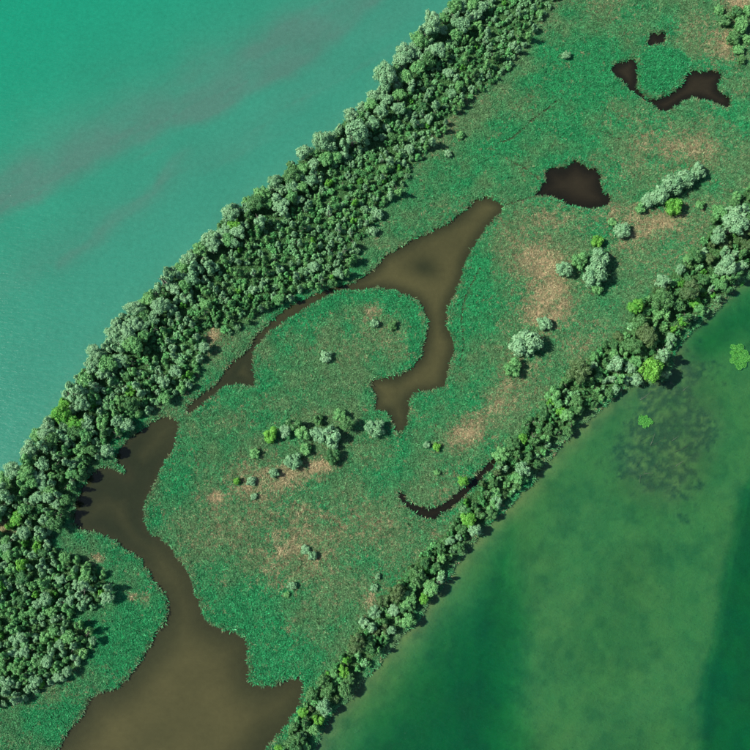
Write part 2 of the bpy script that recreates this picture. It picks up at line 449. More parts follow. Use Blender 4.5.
def inst_leaf_material(name, trans=.25):
    m, nt, out = new_mat(name)
    at = N(nt, "ShaderNodeAttribute", attribute_name="leaf")
    ic = N(nt, "ShaderNodeAttribute", attribute_name="col", attribute_type='INSTANCER')
    k = math_n(nt, 'MULTIPLY_ADD', math_n(nt, 'POWER', at.outputs["Fac"], 2.4), 1.4, .60)
    vm = N(nt, "ShaderNodeVectorMath", operation='SCALE')
    nt.links.new(ic.outputs["Color"], vm.inputs[0]); nt.links.new(k, vm.inputs["Scale"])
    b = N(nt, "ShaderNodeBsdfPrincipled"); b.inputs["Roughness"].default_value = .5; b.inputs["Specular IOR Level"].default_value = .3
    nt.links.new(vm.outputs[0], b.inputs["Base Color"])
    t = N(nt, "ShaderNodeBsdfTranslucent"); nt.links.new(vm.outputs[0], t.inputs[0])
    mx = N(nt, "ShaderNodeMixShader"); mx.inputs[0].default_value = trans
    nt.links.new(b.outputs[0], mx.inputs[1]); nt.links.new(t.outputs[0], mx.inputs[2]); nt.links.new(mx.outputs[0], out.inputs[0])
    return m

def bark_material(name, c1, c2):
    m, nt, out = new_mat(name)
    tc = N(nt, "ShaderNodeTexCoord")
    n1 = noise_n(nt, 3.0, 4, .6)
    c = mixrgb(nt, c1, c2, n1)
    b = N(nt, "ShaderNodeBsdfPrincipled"); b.inputs["Roughness"].default_value = .9
    nt.links.new(c, b.inputs["Base Color"])
    bp = N(nt, "ShaderNodeBump"); bp.inputs["Distance"].default_value = .05; nt.links.new(n1, bp.inputs["Height"]); nt.links.new(bp.outputs[0], b.inputs["Normal"])
    nt.links.new(b.outputs[0], out.inputs[0])
    return m

M_GROUND = ground_material()
M_LAKE = water_material("silty_turquoise_water", ((.004, .222, .125), (.032, .200, .135)), (.060, .160, .122), .66, (.25, .9, .75), .35, wave=.34, streak=-40)
M_SHALLOW = water_material("green_lake_water", ((.001, .074, .044), (.004, .082, .044)), (.012, .070, .030), .30, (.09, .81, .58), .58, wave=.45, wave_scale=1.2, streak=-28)
M_LAGOON = water_material("brown_lagoon_water", ((.019, .025, .011), (.073, .069, .027)), (.028, .029, .012), .70, (.6, .55, .3), .6, wave=.05, streak=20, rough=.12)  # darker tones hold the painted bank shade along the green margins
M_POND = water_material("black_pond_water", ((.0020, .0026, .0016), (.026, .0215, .0115)), (.008, .009, .005), .80, (.45, .42, .3), .8, wave=.03, rough=.1)
M_PALE = leaf_material("silvery_leaves", (.112, .285, .124), (.170, .350, .170), (.25, .43, .225))
M_MID = leaf_material("mid_green_leaves", (.058, .238, .068), (.108, .305, .092), (.19, .40, .135))
M_DARK = leaf_material("dark_green_leaves", (.024, .125, .038), (.058, .180, .052), (.12, .26, .085))
M_BRIGHT = leaf_material("bright_green_leaves", (.050, .27, .030), (.095, .31, .035), (.17, .40, .06))
M_OLIVE = leaf_material("olive_leaves", (.045, .120, .038), (.075, .140, .045), (.12, .19, .07))
M_WEED = leaf_material("floating_weed_leaves", (.02, .17, .025), (.02, .17, .025), (.10, .34, .05), .1)
M_BARK = bark_material("grey_bark", (.08, .07, .055), (.17, .15, .12))
M_DEAD = bark_material("bleached_wood", (.07, .075, .055), (.17, .165, .13))
M_SUNK = bark_material("waterlogged_wood", (.018, .022, .014), (.05, .055, .035))
M_REED = inst_leaf_material("reed_blades")

# ------------------------------------------------------------------ ground: one graded sheet, bed and land together
def grade(lo, hi, fine):
    a = fine * np.power(1.16, np.arange(1, 46))
    a = np.cumsum(a); a = a[a < 3800]
    n = int(round((hi - lo) / fine))
    mid = lo + np.arange(n + 1) * fine
    return np.concatenate([lo - a[::-1], mid, hi + a])
tx = grade(X0 + CELL * 8, X0 + CELL * (NX - 9), CELL)
ty = grade(Y0 + CELL * 8, Y0 + CELL * (NY - 9), CELL)
TP = np.stack(np.meshgrid(tx, ty), -1).reshape(-1, 2)
inb = (TP[:, 0] > X0 + 1) & (TP[:, 0] < gx[-1] - 1) & (TP[:, 1] > Y0 + 1) & (TP[:, 1] < gy[-1] - 1)
fields = {}
for k in ("left", "right", "inner", "forest", "dry", "lush", "z"):
    fields[k] = np.zeros(len(TP)); fields[k][inb] = sample(k, TP[inb])
ob = ~inb
if ob.any():
    P = TP[ob]
    wb = (fbm(P[:, 0] / 7, P[:, 1] / 7, 3, 3) - 0.5) * 3.4
    l_, r_ = sdf(P, LAKE_L) + wb, sdf(P, LAKE_R) + wb
    i_ = np.full(len(P), 40.); f_ = np.minimum(np.abs(l_ - 14) - 14, np.abs(r_ - 8) - 8)
    fields["left"][ob] = l_; fields["right"][ob] = r_; fields["inner"][ob] = i_; fields["forest"][ob] = f_
    fields["dry"][ob] = .2; fields["lush"][ob] = .4
    fields["z"][ob] = height(P, l_, r_, i_, f_)
nxx, nyy = len(tx), len(ty)
idx = np.arange(nxx * nyy).reshape(nyy, nxx)
quads = np.stack([idx[:-1, :-1], idx[:-1, 1:], idx[1:, 1:], idx[1:, :-1]], -1).reshape(-1, 4)
me = quad_mesh("ground", np.column_stack([TP, fields["z"]]), quads)
n_a = fbm(TP[:, 0] / 6, TP[:, 1] / 6, 71, 4); n_b = fbm(TP[:, 0] / 18, TP[:, 1] / 18, 73, 4)
c = mix((.035, .05, .022), (.24, .185, .10), np.clip(fields["dry"] * 1.1 - .25 + (n_a - .5) * .8, 0, 1))
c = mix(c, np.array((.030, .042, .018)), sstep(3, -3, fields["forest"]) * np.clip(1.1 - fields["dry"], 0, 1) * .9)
c = mix(c, np.array((.085, .065, .035)), sstep(2.2, .3, np.minimum(np.minimum(fields["left"], fields["right"]), fields["inner"])) * .8)
# lake beds: sand and silt, with weed meadows and sunken litter
cl = mix((.09, .14, .10), (.11, .14, .10), n_b)
c = np.where((fields["left"] < 0)[:, None], cl, c)
n_c = fbm(TP[:, 0] / 2.4, TP[:, 1] / 2.4, 79, 3)
weed = np.clip(sstep(.45, .62, n_b) * .40 + sstep(.46, .64, n_a) * .35 + sstep(.45, .7, n_c) * .18, 0, 1)
cr = mix((.235, .238, .080), (.108, .140, .050), weed)
sdeb = sdf_near(TP, DEBRIS, 40)
deb = sstep(8, -7, sdeb + (n_a - .5) * 30 + (n_b - .5) * 20) * (.7 + 2.2 * (fbm(TP[:, 0] / 2.2, TP[:, 1] / 2.2, 77, 3) - .5))
cr = mix(cr, np.array((.075, .075, .042)), np.clip(deb * 1.15, 0, 1))
PXT = to_px(np.column_stack([TP, np.zeros(len(TP))])) if False else None
c = np.where((fields["right"] < 0)[:, None], cr, c)
ci = mix((.04, .034, .02), (.025, .025, .013), n_a)
c = np.where((fields["inner"] < 0)[:, None], ci, c)
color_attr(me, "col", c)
float_attr(me, "grain", np.where(fields["right"] < 0, .22 + .8 * np.clip(deb, 0, 1), 1.0))
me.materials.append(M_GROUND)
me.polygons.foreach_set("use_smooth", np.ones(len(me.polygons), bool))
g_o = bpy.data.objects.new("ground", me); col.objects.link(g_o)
set_props(g_o, "wetland soil strip between two lakes with the lake beds", kind="structure")

# ------------------------------------------------------------------ waters: closed bodies whose surface lies at z = 0
def water(name, label, mat, poly, lo, hi, cell, margin, silt_shade_fn, bottom=-9.0, coarse=False):
    if coarse:
        a = np.cumsum(cell * np.power(1.25, np.arange(1, 40))); a = a[a < 3700]
        xs = np.concatenate([lo[0] - a[::-1], np.arange(lo[0], hi[0] + .1, cell), hi[0] + a])
        ys = np.concatenate([lo[1] - a[::-1], np.arange(lo[1], hi[1] + .1, cell), hi[1] + a])
    else:
        xs = np.arange(lo[0], hi[0] + cell, cell); ys = np.arange(lo[1], hi[1] + cell, cell)
    nx_, ny_ = len(xs), len(ys)
    V = np.stack(np.meshgrid(xs, ys), -1).reshape(-1, 2)
    s = sdf(V, poly).reshape(ny_, nx_)
    m4 = np.minimum(np.minimum(s[:-1, :-1], s[:-1, 1:]), np.minimum(s[1:, :-1], s[1:, 1:]))
    cm = m4 < margin
    ii = np.arange(nx_ * ny_).reshape(ny_, nx_)
    q = np.stack([ii[:-1, :-1], ii[:-1, 1:], ii[1:, 1:], ii[1:, :-1]], -1)
    top = q[cm]
    nV = nx_ * ny_
    faces = [top, top[:, ::-1] + nV]
    pad = np.zeros((cm.shape[0] + 2, cm.shape[1] + 2), bool); pad[1:-1, 1:-1] = cm
    for (dj, di, e0, e1) in ((-1, 0, 0, 1), (0, 1, 1, 2), (1, 0, 2, 3), (0, -1, 3, 0)):
        nb = pad[1 + dj:pad.shape[0] - 1 + dj, 1 + di:pad.shape[1] - 1 + di]
        e = q[cm & ~nb]
        faces.append(np.stack([e[:, e1], e[:, e0], e[:, e0] + nV, e[:, e1] + nV], 1))
    faces = np.vstack(faces)
    used = np.unique(faces); rm = np.full(2 * nV, -1); rm[used] = np.arange(len(used))
    VV = np.vstack([np.column_stack([V, np.zeros(nV)]), np.column_stack([V, np.full(nV, bottom)])])[used]
    me = quad_mesh(name, VV, rm[faces])
    sl, tn = silt_shade_fn(VV[:, :2])
    float_attr(me, "silt", sl); float_attr(me, "mixing", tn)  # on inner waters both attributes carry the painted bank shade
    me.materials.append(mat)
    o = bpy.data.objects.new(name, me); col.objects.link(o)
    return set_props(o, label, kind="structure")

def silt_left(P):
    d = sdf_near(P, L_W[::-1], 1) if False else seg_dist(P, L_W, closed=False)
    px = to_px(np.column_stack([P, np.zeros(len(P))]))
    t = sstep(230, 10, d) * .9 + .1 * fbm(P[:, 0] / 40, P[:, 1] / 40, 81, 3)
    return bed_and_silt(P) * .90, np.clip(t, 0, 1)
def silt_right(P):
    return np.clip(fbm(P[:, 0] / 30, P[:, 1] / 30, 85, 4) * 1.6 - .6, 0, 1), fbm(P[:, 0] / 60, P[:, 1] / 60, 87, 3)
def inner_bank_shade(polys, scale=16, weed=()):  # green shallow margins with tree and reed shade painted in, darker towards the banks
    def f(P):
        d = np.max([-sdf(P, p) for p in polys], 0)
        t = (.25 + .75 * sstep(0, scale, d)) * (.6 + .5 * fbm(P[:, 0] / 20, P[:, 1] / 20, 91, 3))
        px = to_px(np.column_stack([P, np.zeros(len(P))]))
        w = gauss(weed, px) if weed else 0
        return np.clip(sstep(5, 0, d) * .5, 0, 1), np.clip(t - w, 0, 1)
    return f
water("lake", "turquoise silty lake along the forest belt", M_LAKE, LAKE_L, (-345, -280), (150, 330), 2.5, 9, silt_left, coarse=True)
water("shallow_lake", "clear green shallow lake beyond the tree-lined bank", M_SHALLOW, LAKE_R, (-150, -285), (345, 150), 4.0, 9, silt_right, coarse=True)
def inner_water(name, label, k, mat, scale, cell, weed=()):
    p = INNER[k]
    water(name, label, mat, p, p.min(0) - 5, p.max(0) + 5, cell, 3.0, inner_bank_shade([p], scale, weed), bottom=-4.0)
inner_water("channel", "olive brown channel bending round the rounded reed peninsula", 0, M_LAGOON, 9, 1.5, [(425, 268, 15, 11, 0, .75), (225, 380, 40, 25, -40, .5), (398, 400, 10, 30, 0, .3)])
inner_water("lagoon", "olive brown lagoon widening between two reed banks", 1, M_LAGOON, 22, 1.5, [(125, 490, 45, 60, 0, .6)])
inner_water("pond", "dark brown pond lying alone in the reeds", 2, M_POND, 14, 1.2)
inner_water("pond", "dark forked pond curving round a reed islet", 3, M_POND, 8, 1.2)
inner_water("pond", "small black pool above the reed islet", 4, M_POND, 8, 1.2)
inner_water("creek", "narrow dark creek curving behind the tree-lined bank", 5, M_POND, 5, 1.2)

# ------------------------------------------------------------------ reeds: tufts on points
def tuft(name, seed, n=15, length=1.95, width=.27, lean=1.05, mat=M_REED):
    r = random.Random(seed)
    V, F, A = [], [], []
    la = r.uniform(0, 6.28)
    for k in range(n):
        a = la + r.gauss(0, 1.0) if r.random() < .6 else r.uniform(0, 6.28)
        bx, by = r.gauss(0, .34), r.gauss(0, .34)
        Ln = length * r.uniform(.65, 1.15); w = width * r.uniform(.6, 1.25)
        bend = lean * r.uniform(.35, 1.35)
        tw = r.uniform(-.9, .9)
        dx, dy = math.cos(a), math.sin(a); sx, sy = -math.sin(a + tw), math.cos(a + tw)
        b0 = len(V); val = r.random()
        prev = (bx, by, -.15); ang = .12
        steps = [(0, .5), (.45, 1), (.8, .8), (1.0, .12)]
        lt = 0; z = -.15; h = 0
        for (t, ww) in steps:
            seg = (t - lt) * Ln
            h += seg * math.sin(min(bend * (t ** 1.3) * 1.3 + .1, 1.9)); z += seg * math.cos(min(bend * (t ** 1.3) * 1.3 + .1, 1.9)); lt = t
            V.append((bx + dx * h - sx * w * ww * .5, by + dy * h - sy * w * ww * .5, z))
            V.append((bx + dx * h + sx * w * ww * .5, by + dy * h + sy * w * ww * .5, z))
        for i in range(3):
            F.append((b0 + 2 * i, b0 + 2 * i + 1, b0 + 2 * i + 3, b0 + 2 * i + 2)); A.append(val)
    o = mesh_obj(name, V, F, mat, link=False)
    float_attr(o.data, "leaf", A, 'FACE')
    return o

def leafball(seed, lobes, n, size, jit=.32, flat=1.0):
    """leaf clumps on a set of lobes (x,y,z,r); returns verts, quads, per-face value"""
    r = np.random.default_rng(seed)
    L = np.array(lobes, float)
    p = L[:, 3] ** 2; p /= p.sum()
    V, A = [], []
    cnt = 0; tries = 0
    while cnt < n and tries < 40:
        tries += 1
        k = r.choice(len(L), n, p=p)
        d = r.normal(size=(n, 3)); d[:, 2] = d[:, 2] + .35
        d /= np.linalg.norm(d, axis=1)[:, None]
        rad = L[k, 3] * (1.14 - .5 * r.random(n) ** 1.3 + .3 * (r.random(n) < .1))
        pos = L[k, :3] + d * rad[:, None]
        keep = np.ones(n, bool)
        for j in range(len(L)):
            dj = np.linalg.norm(pos - L[j, :3], axis=1)
            keep &= (dj > L[j, 3] * .62) | (k == j)
        pos, d, kk = pos[keep], d[keep], k[keep]
        nn = d + r.normal(size=d.shape) * jit; nn[:, 2] += .12; nn /= np.linalg.norm(nn, axis=1)[:, None]
        u = np.cross(nn, r.normal(size=nn.shape)); u /= np.linalg.norm(u, axis=1)[:, None]
        w = np.cross(nn, u)
        s = size * r.uniform(.6, 1.4, len(pos))
        q = np.stack([pos + u * s[:, None], pos + w * (s * .62)[:, None], pos - u * s[:, None], pos - w * (s * .62)[:, None]], 1)
        V.append(q); cnt += len(q)
        lobev = (np.sin(kk * 12.9898 + seed) * 43758.5453) % 1.0
        A.append(.55 * r.random(len(q)) + .45 * lobev)
    V = np.vstack(V)[:n]; A = np.concatenate(A)[:n]
    return V.reshape(-1, 3), np.arange(len(V) * 4).reshape(-1, 4), A

def gn_scatter(name, pts, cols, scl, rot, protos, label, index=None):
    me = bpy.data.meshes.new(name)
    me.vertices.add(len(pts)); me.vertices.foreach_set("co", np.asarray(pts, np.float32).ravel())
    color_attr(me, "col", cols); float_attr(me, "scl", scl)
    a = me.attributes.new("rot", 'FLOAT_VECTOR', 'POINT'); a.data.foreach_set("vector", np.asarray(rot, np.float32).ravel())
    o = bpy.data.objects.new(name, me); col.objects.link(o)
    ng = bpy.data.node_groups.new(name + "_nodes", 'GeometryNodeTree')
    ng.interface.new_socket("Geometry", in_out='INPUT', socket_type='NodeSocketGeometry')
    ng.interface.new_socket("Geometry", in_out='OUTPUT', socket_type='NodeSocketGeometry')
    gi = ng.nodes.new("NodeGroupInput"); go = ng.nodes.new("NodeGroupOutput")
    iop = ng.nodes.new("GeometryNodeInstanceOnPoints"); iop.inputs["Pick Instance"].default_value = True
    jn = ng.nodes.new("GeometryNodeJoinGeometry")
    for p in reversed(protos):
        oi = ng.nodes.new("GeometryNodeObjectInfo"); oi.inputs[0].default_value = p; oi.inputs["As Instance"].default_value = True
        ng.links.new(oi.outputs["Geometry"], jn.inputs[0])
    ng.links.new(gi.outputs[0], iop.inputs["Points"]); ng.links.new(jn.outputs[0], iop.inputs["Instance"])
    na = ng.nodes.new("GeometryNodeInputNamedAttribute"); na.data_type = 'FLOAT_VECTOR'; na.inputs[0].default_value = "rot"
    nb = ng.nodes.new("GeometryNodeInputNamedAttribute"); nb.data_type = 'FLOAT'; nb.inputs[0].default_value = "scl"
    ng.links.new(na.outputs[0], iop.inputs["Rotation"]); ng.links.new(nb.outputs[0], iop.inputs["Scale"])
    rv = ng.nodes.new("FunctionNodeRandomValue"); rv.data_type = 'INT'
    for s in rv.inputs:
        if s.type == 'INT' and s.name == 'Max': s.default_value = len(protos) - 1
        if s.type == 'INT' and s.name == 'Min': s.default_value = 0
    ro = [s for s in rv.outputs if s.type == 'INT' and s.enabled] or [rv.outputs[2]]
    ng.links.new(ro[0], iop.inputs["Instance Index"])
    ng.links.new(iop.outputs[0], go.inputs[0])
    md = o.modifiers.new("scatter", 'NODES'); md.node_group = ng
    return set_props(o, label, kind="stuff")

SP = 0.79
ax = np.arange(-330, 330, SP); ay = np.arange(-262, 320, SP)
RP = np.stack(np.meshgrid(ax, ay), -1).reshape(-1, 2) + rng.uniform(-.45, .45, (len(ax) * len(ay), 2)) * SP
RPX = to_px(np.column_stack([RP, np.zeros(len(RP))]))
vis = (RPX[:, 0] > -30) & (RPX[:, 0] < 780) & (RPX[:, 1] > -35) & (RPX[:, 1] < 785)
RP, RPX = RP[vis], RPX[vis]
land = np.minimum(np.minimum(sample("left", RP), sample("right", RP)), sample("inner", RP))
m = land > rng.normal(-.2, .22, len(RP))
RP, RPX, land = RP[m], RPX[m], land[m]
fo = sample("forest", RP); dry = sample("dry", RP); lush = sample("lush", RP); zz = sample("z", RP)
inn_d = sample("inner", RP)
keep = np.ones(len(RP), bool)
for tr, w in (([(498, 144), (512, 139), (524, 129), (534, 119), (545, 111), (556, 103)], .9), ([(480, 268), (471, 284), (463, 305), (461, 325), (464, 342), (460, 362)], .8), ([(292, 500), (310, 512), (335, 520), (350, 535)], .6), ([(600, 130), (618, 140), (640, 138), (662, 128)], .6), ([(505, 160), (520, 166), (532, 174), (540, 181)], .7), ([(503, 206), (515, 203), (526, 200), (537, 195)], 1.0)):
    keep &= seg_dist(RP, ground(tr), closed=False) > w
keep &= rng.random(len(RP)) > np.clip(dry - .8, 0, .5)              # bare litter shows through the driest patches
keep &= (fo > -1.5) | (rng.random(len(RP)) < .9)                   # thin undergrowth below the trees
RP, RPX, land, fo, dry, lush, zz, inn_d = (a[keep] for a in (RP, RPX, land, fo, dry, lush, zz, inn_d))
n = len(RP)
u = rng.random(n); u2 = rng.random(n)
patch = fbm(RP[:, 0] / 3.5, RP[:, 1] / 3.5, 101, 2)
cE = mix((.014, .250, .084), (.034, .330, .112), u)                 # fresh emerald reed
cM = mix((.088, .225, .086), (.155, .305, .125), u)                 # greyer green reed
cT = mix((.26, .225, .115), (.42, .34, .19), u)                    # dry straw
ISLET = ground([(640, 62), (650, 50), (665, 47), (680, 51), (690, 60), (690, 72), (680, 84), (667, 91), (655, 91), (645, 84), (639, 76)], 1.0)
islet = inside(RP, ISLET)
lush = np.where(islet, 1.5, lush); dry = np.where(islet, -.3, dry)
tL = np.clip(lush * 1.15 + (patch - .5) * .7 + (u2 - .5) * .3, 0, 1)
cc = mix(cM, cE, tL)
pd = np.clip(.0 + dry * 1.0 + (patch - .5) * .45, 0.0, .97)
isdry = rng.random(n) < pd * .9
cc = np.where(isdry[:, None], mix(cc, cT, rng.uniform(.45, 1, n)), cc)
fringe = (inn_d < 1.3) & (rng.random(n) < .5)
cc = np.where(fringe[:, None], mix(cc, np.array((.17, .17, .085)), rng.uniform(.2, .8, n)), cc)
cc = cc * (.80 + .42 * np.clip(fbm(RP[:, 0] / 1.9, RP[:, 1] / 1.9, 107, 2) * 1.6 - .3, 0, 1))[:, None]
und = fo < -1
cc = np.where(und[:, None], mix((.045, .18, .055), (.13, .28, .09), u), cc)
hump = fbm(RP[:, 0] / 2.6, RP[:, 1] / 2.6, 103, 2) * .6 + .4 * fbm(RP[:, 0] / 11, RP[:, 1] / 11, 109, 3)
scl = .84 * rng.uniform(.7, 1.15, n) * (1 + .3 * sstep(3.5, .8, land)) * (.62 + .85 * hump) * np.where(isdry, .85, 1) * np.where(und, 1.15, 1) * np.where(islet, 1.25, 1) * (1 - .35 * np.clip(dry - .5, 0, 1))
rot = np.column_stack([rng.normal(0, .1, n), rng.normal(0, .1, n), rng.uniform(0, 6.283, n)])
pts = np.column_stack([RP, np.maximum(zz, -.15)])
tufts = [tuft("reed_tuft_%d" % k, 200 + k) for k in range(7)]
isl = inside(RPX, np.array([(178, 421), (147, 500), (145, 533), (192, 590), (248, 667), (300, 680), (380, 590), (450, 520), (400, 495), (397, 432), (375, 410), (375, 385), (427, 350), (427, 310), (400, 290), (340, 288), (252, 350), (255, 388)], float))
sw = (RPX[:, 0] < 172) & (RPX[:, 1] > 518) & ~und
parts = [("reed_bed", isl & ~und, "emerald and straw reed bed on the large central peninsula"),
         ("reed_bed", sw & ~isl, "dark emerald reed bed on the lower left point beside the lagoon"),
         ("reed_bed", ~isl & ~sw & ~und, "reed meadow with ponds running up to the top of the frame"),
         ("undergrowth", und, "low green undergrowth on the forest floor between trunks")]
for nm, mk, lb in parts:
    gn_scatter(nm, pts[mk], cc[mk], scl[mk], rot[mk], tufts, lb)

# fallen straw lying flat on the driest patches
lodged = [tuft("straw_%d" % k, 260 + k, n=10, length=2.9, width=.17, lean=2.6) for k in range(4)]
SP2 = np.column_stack([rng.uniform(-330, 330, 90000), rng.uniform(-262, 320, 90000)])
sd_ = sample("dry", SP2); sf_ = sample("forest", SP2); sl_ = np.minimum(np.minimum(sample("left", SP2), sample("right", SP2)), sample("inner", SP2))
mk = (sd_ + rng.normal(0, .12, len(SP2)) > .72) & (sf_ > 0) & (sl_ > 2)
SP2 = SP2[mk]; k_ = len(SP2)
wind = fbm(SP2[:, 0] / 12, SP2[:, 1] / 12, 113, 2) * 12
gn_scatter("fallen_straw", np.column_stack([SP2, sample("z", SP2) + .35]), mix((.23, .205, .105), (.41, .345, .185), rng.random(k_)), rng.uniform(.6, 1.1, k_),
           np.column_stack([rng.normal(0, .12, k_), rng.normal(0, .12, k_), wind + rng.normal(0, .5, k_)]), lodged, "flattened tan straw lying on the dry patches of the marsh")

# ------------------------------------------------------------------ trees
def lobes_upright(r):
    L = [(0, 0, 1.0, .55)]
    n = r.randint(7, 9)
    for k in range(n):
        t = k / (n - 1); a = k * 2.4 + r.uniform(-.4, .4)
        rad = .58 * math.sin(math.pi * min(.22 + t * .78, .97)) + r.uniform(0, .12)
        L.append((rad * math.cos(a), rad * math.sin(a), .45 + 1.6 * t + r.uniform(-.1, .1), r.uniform(.30, .46) * (1.05 - .35 * t)))
    L.append((r.uniform(-.1, .1), r.uniform(-.1, .1), 2.25, .25))
    return L
def lobes_round(r):
    L = [(0, 0, .9, .6)]
    n = r.randint(17, 22)
    for k in range(n):
        a = k * 2.399 + r.uniform(-.4, .4); rr = math.sqrt((k + .5) / n) * r.uniform(.74, .95)
        z = .55 + 1.05 * math.sqrt(max(0, 1 - rr * rr)) + r.uniform(-.16, .16)
        L.append((rr * math.cos(a), rr * math.sin(a), z, r.uniform(.17, .36)))
    return L
def lobes_multi(r):
    """several upright stems side by side, as coppiced trees show from above"""
    L = []
    for k in range(r.randint(3, 5)):
        a = k * 1.6 + r.uniform(-.5, .5); rr = r.uniform(.3, .62); h = r.uniform(1.1, 2.0)
        x, y = rr * math.cos(a), rr * math.sin(a)
        L += [(x * .8, y * .8, h * .45, .42), (x, y, h * .78, .36), (x * 1.08, y * 1.08, h, .25)]
        L.append((x * 1.3, y * 1.3, h * .6, r.uniform(.2, .3)))
    return L
def lobes_bush(r):
    L = [(0, 0, .45, .6)]
    n = r.randint(12, 16)
    for k in range(n):
        a = k * 2.399 + r.uniform(-.3, .3); rr = math.sqrt((k + .5) / n) * .72
        L.append((rr * math.cos(a), rr * math.sin(a), .4 + .78 * math.sqrt(max(0, 1 - rr * rr)) + r.uniform(-.15, .15), r.uniform(.18, .34)))
    return L
SHAPES = {"upright": (lobes_upright, 900, .14), "round": (lobes_round, 1900, .098), "multi": (lobes_multi, 1250, .118), "bush": (lobes_bush, 1150, .112)}
MATS = {"pale": M_PALE, "mid": M_MID, "dark": M_DARK, "bright": M_BRIGHT, "olive": M_OLIVE}
CROWNS = {}
SHAPES["grand_round"] = (lobes_round, 3600, .066); SHAPES["grand_bush"] = (lobes_bush, 2600, .072)
for sh, (fn, cnt, sz) in SHAPES.items():
    for k in range(5):
        r = random.Random(hash((len(sh), k)) & 0xffff)
        V, F, A = leafball(300 + k * 7 + len(sh), fn(r), cnt, sz)
        for mk, mt in MATS.items():
            me = quad_mesh("crown_%s_%s_%d" % (sh, mk, k), V, F)
            float_attr(me, "leaf", A, 'FACE'); me.materials.append(mt)
            CROWNS[(sh, mk, k)] = me

def tube(V, F, path, radii, sides=6):
    base = len(V)
    P = [Vector(p) for p in path]
    for i, p in enumerate(P):
        d = (P[min(i + 1, len(P) - 1)] - P[max(i - 1, 0)]).normalized()
        u = d.orthogonal().normalized(); w = d.cross(u)
        for s in range(sides):
            a = 2 * math.pi * s / sides
            V.append(tuple(p + (u * math.cos(a) + w * math.sin(a)) * radii[i]))
    for i in range(len(P) - 1):
        for s in range(sides):
            a, b = base + i * sides + s, base + i * sides + (s + 1) % sides
            F.append((a, b, b + sides, a + sides))
    F.append(tuple(base + (len(P) - 1) * sides + s for s in range(sides)))
    F.append(tuple(base + s for s in reversed(range(sides))))
TRUNKS = []
for k in range(4):
    r = random.Random(900 + k)
    V, F = [], []
    tube(V, F, [(0, 0, -.15), (r.uniform(-.02, .02), r.uniform(-.02, .02), .35), (r.uniform(-.05, .05), r.uniform(-.05, .05), .75), (r.uniform(-.07, .07), r.uniform(-.07, .07), 1.0)], [.06, .045, .03, .012])
    for j in range(5):
        a = j * 1.3 + r.uniform(0, 1); z = .35 + .1 * j
        tube(V, F, [(0, 0, z), (.12 * math.cos(a), .12 * math.sin(a), z + .1), (.26 * math.cos(a), .26 * math.sin(a), z + .18)], [.024, .016, .005], 5)
    me = bpy.data.meshes.new("trunk_%d" % k); me.from_pydata(V, [], F); me.materials.append(M_BARK)
    TRUNKS.append(me)

HF = {"upright": 2.45, "round": 1.95, "multi": 2.15, "bush": 1.5}
def zat(x, y):
    return float(sample("z", np.array([[x, y]]))[0])
def make_tree(name, px, rpx, shape, shade, base=None, tall=1.0, crown_only=False):
    """px: where the crown shows in the photo; rpx: its radius there"""
    depth = DIST
    r = rpx * MPP * (1 + (375 - px[1]) / 375 * .11)
    clear = {"upright": .55, "round": .7, "multi": .35, "bush": 0.0}[shape] * r
    h = HF[shape] * r * tall
    x, y = ground([px], (clear + h * .6))[0]
    for _ in range(14):                                             # roots stay on the bank
        q2 = np.array([[x, y]])
        if sample("left", q2)[0] < 1.2: x += .6; y -= .6
        elif sample("right", q2)[0] < 1.0: x -= .6; y += .6
        elif sample("inner", q2)[0] < .6: x -= .3; y += .5
        else: break
    z = max(zat(x, y), .02)
    o = bpy.data.objects.new(name, None); col.objects.link(o)
    o.empty_display_size = .5
    o.location = (x, y, z); o.rotation_euler = (0, 0, random.uniform(0, 6.283))
    if base: o.rotation_euler = (base[0], base[1], 0)
    t = bpy.data.objects.new("trunk", random.choice(TRUNKS)); col.objects.link(t); t.parent = o
    th = clear + h * .72
    t.scale = (th * 1.0, th * 1.0, th)
    c_ = bpy.data.objects.new("crown", CROWNS[(("grand_" if rpx > 8.2 and shape in ("round", "bush") else "") + shape, shade, random.randrange(5))]); col.objects.link(c_); c_.parent = o
    c_.location = (0, 0, clear - (.12 * r if shape == "bush" else .1 * r))
    c_.rotation_euler = (0, 0, random.uniform(0, 6.283))
    q = .8 if shape == "upright" else 1.0
    c_.rotation_euler = (random.gauss(0, .11), random.gauss(0, .11), c_.rotation_euler[2])
    c_.scale = (q * r * random.uniform(.82, 1.2), q * r * random.uniform(.82, 1.2), r * tall)
    return o

COLW = {"pale": "pale grey-green", "mid": "mid green", "dark": "dark green", "bright": "bright yellow-green", "olive": "olive brown-green"}
trees = []                                                          # (obj, px, r, shape, shade, zone)
def fill(poly, n_try, rfn, pickfn, seeds, zone, gap=.84, per_name=None):
    poly = np.array(poly, float)
    lo, hi = poly.min(0), poly.max(0)
    pos, rad = [], []
    for (x, y, r_, sh, sd) in seeds:
        pos.append((x, y)); rad.append(r_ * .9); trees.append((x, y, r_, sh, sd, zone))
    cand = rng.uniform(lo, hi, (n_try, 2)); cand = cand[inside(cand, poly)]
    PA = np.zeros((6000, 2)); RA = np.zeros(6000); k = len(pos)
    if k: PA[:k] = pos; RA[:k] = rad
    water_d = None
    for (x, y) in cand:
        r_ = rfn(x, y)
        if r_ is None: continue
        if k:
            dd = np.hypot(PA[:k, 0] - x, PA[:k, 1] - y)
            if (dd < (RA[:k] + r_) * gap).any(): continue
        PA[k] = (x, y); RA[k] = r_; k += 1
        sh, sd = pickfn(x, y, r_)
        trees.append((x, y, r_, sh, sd, zone))

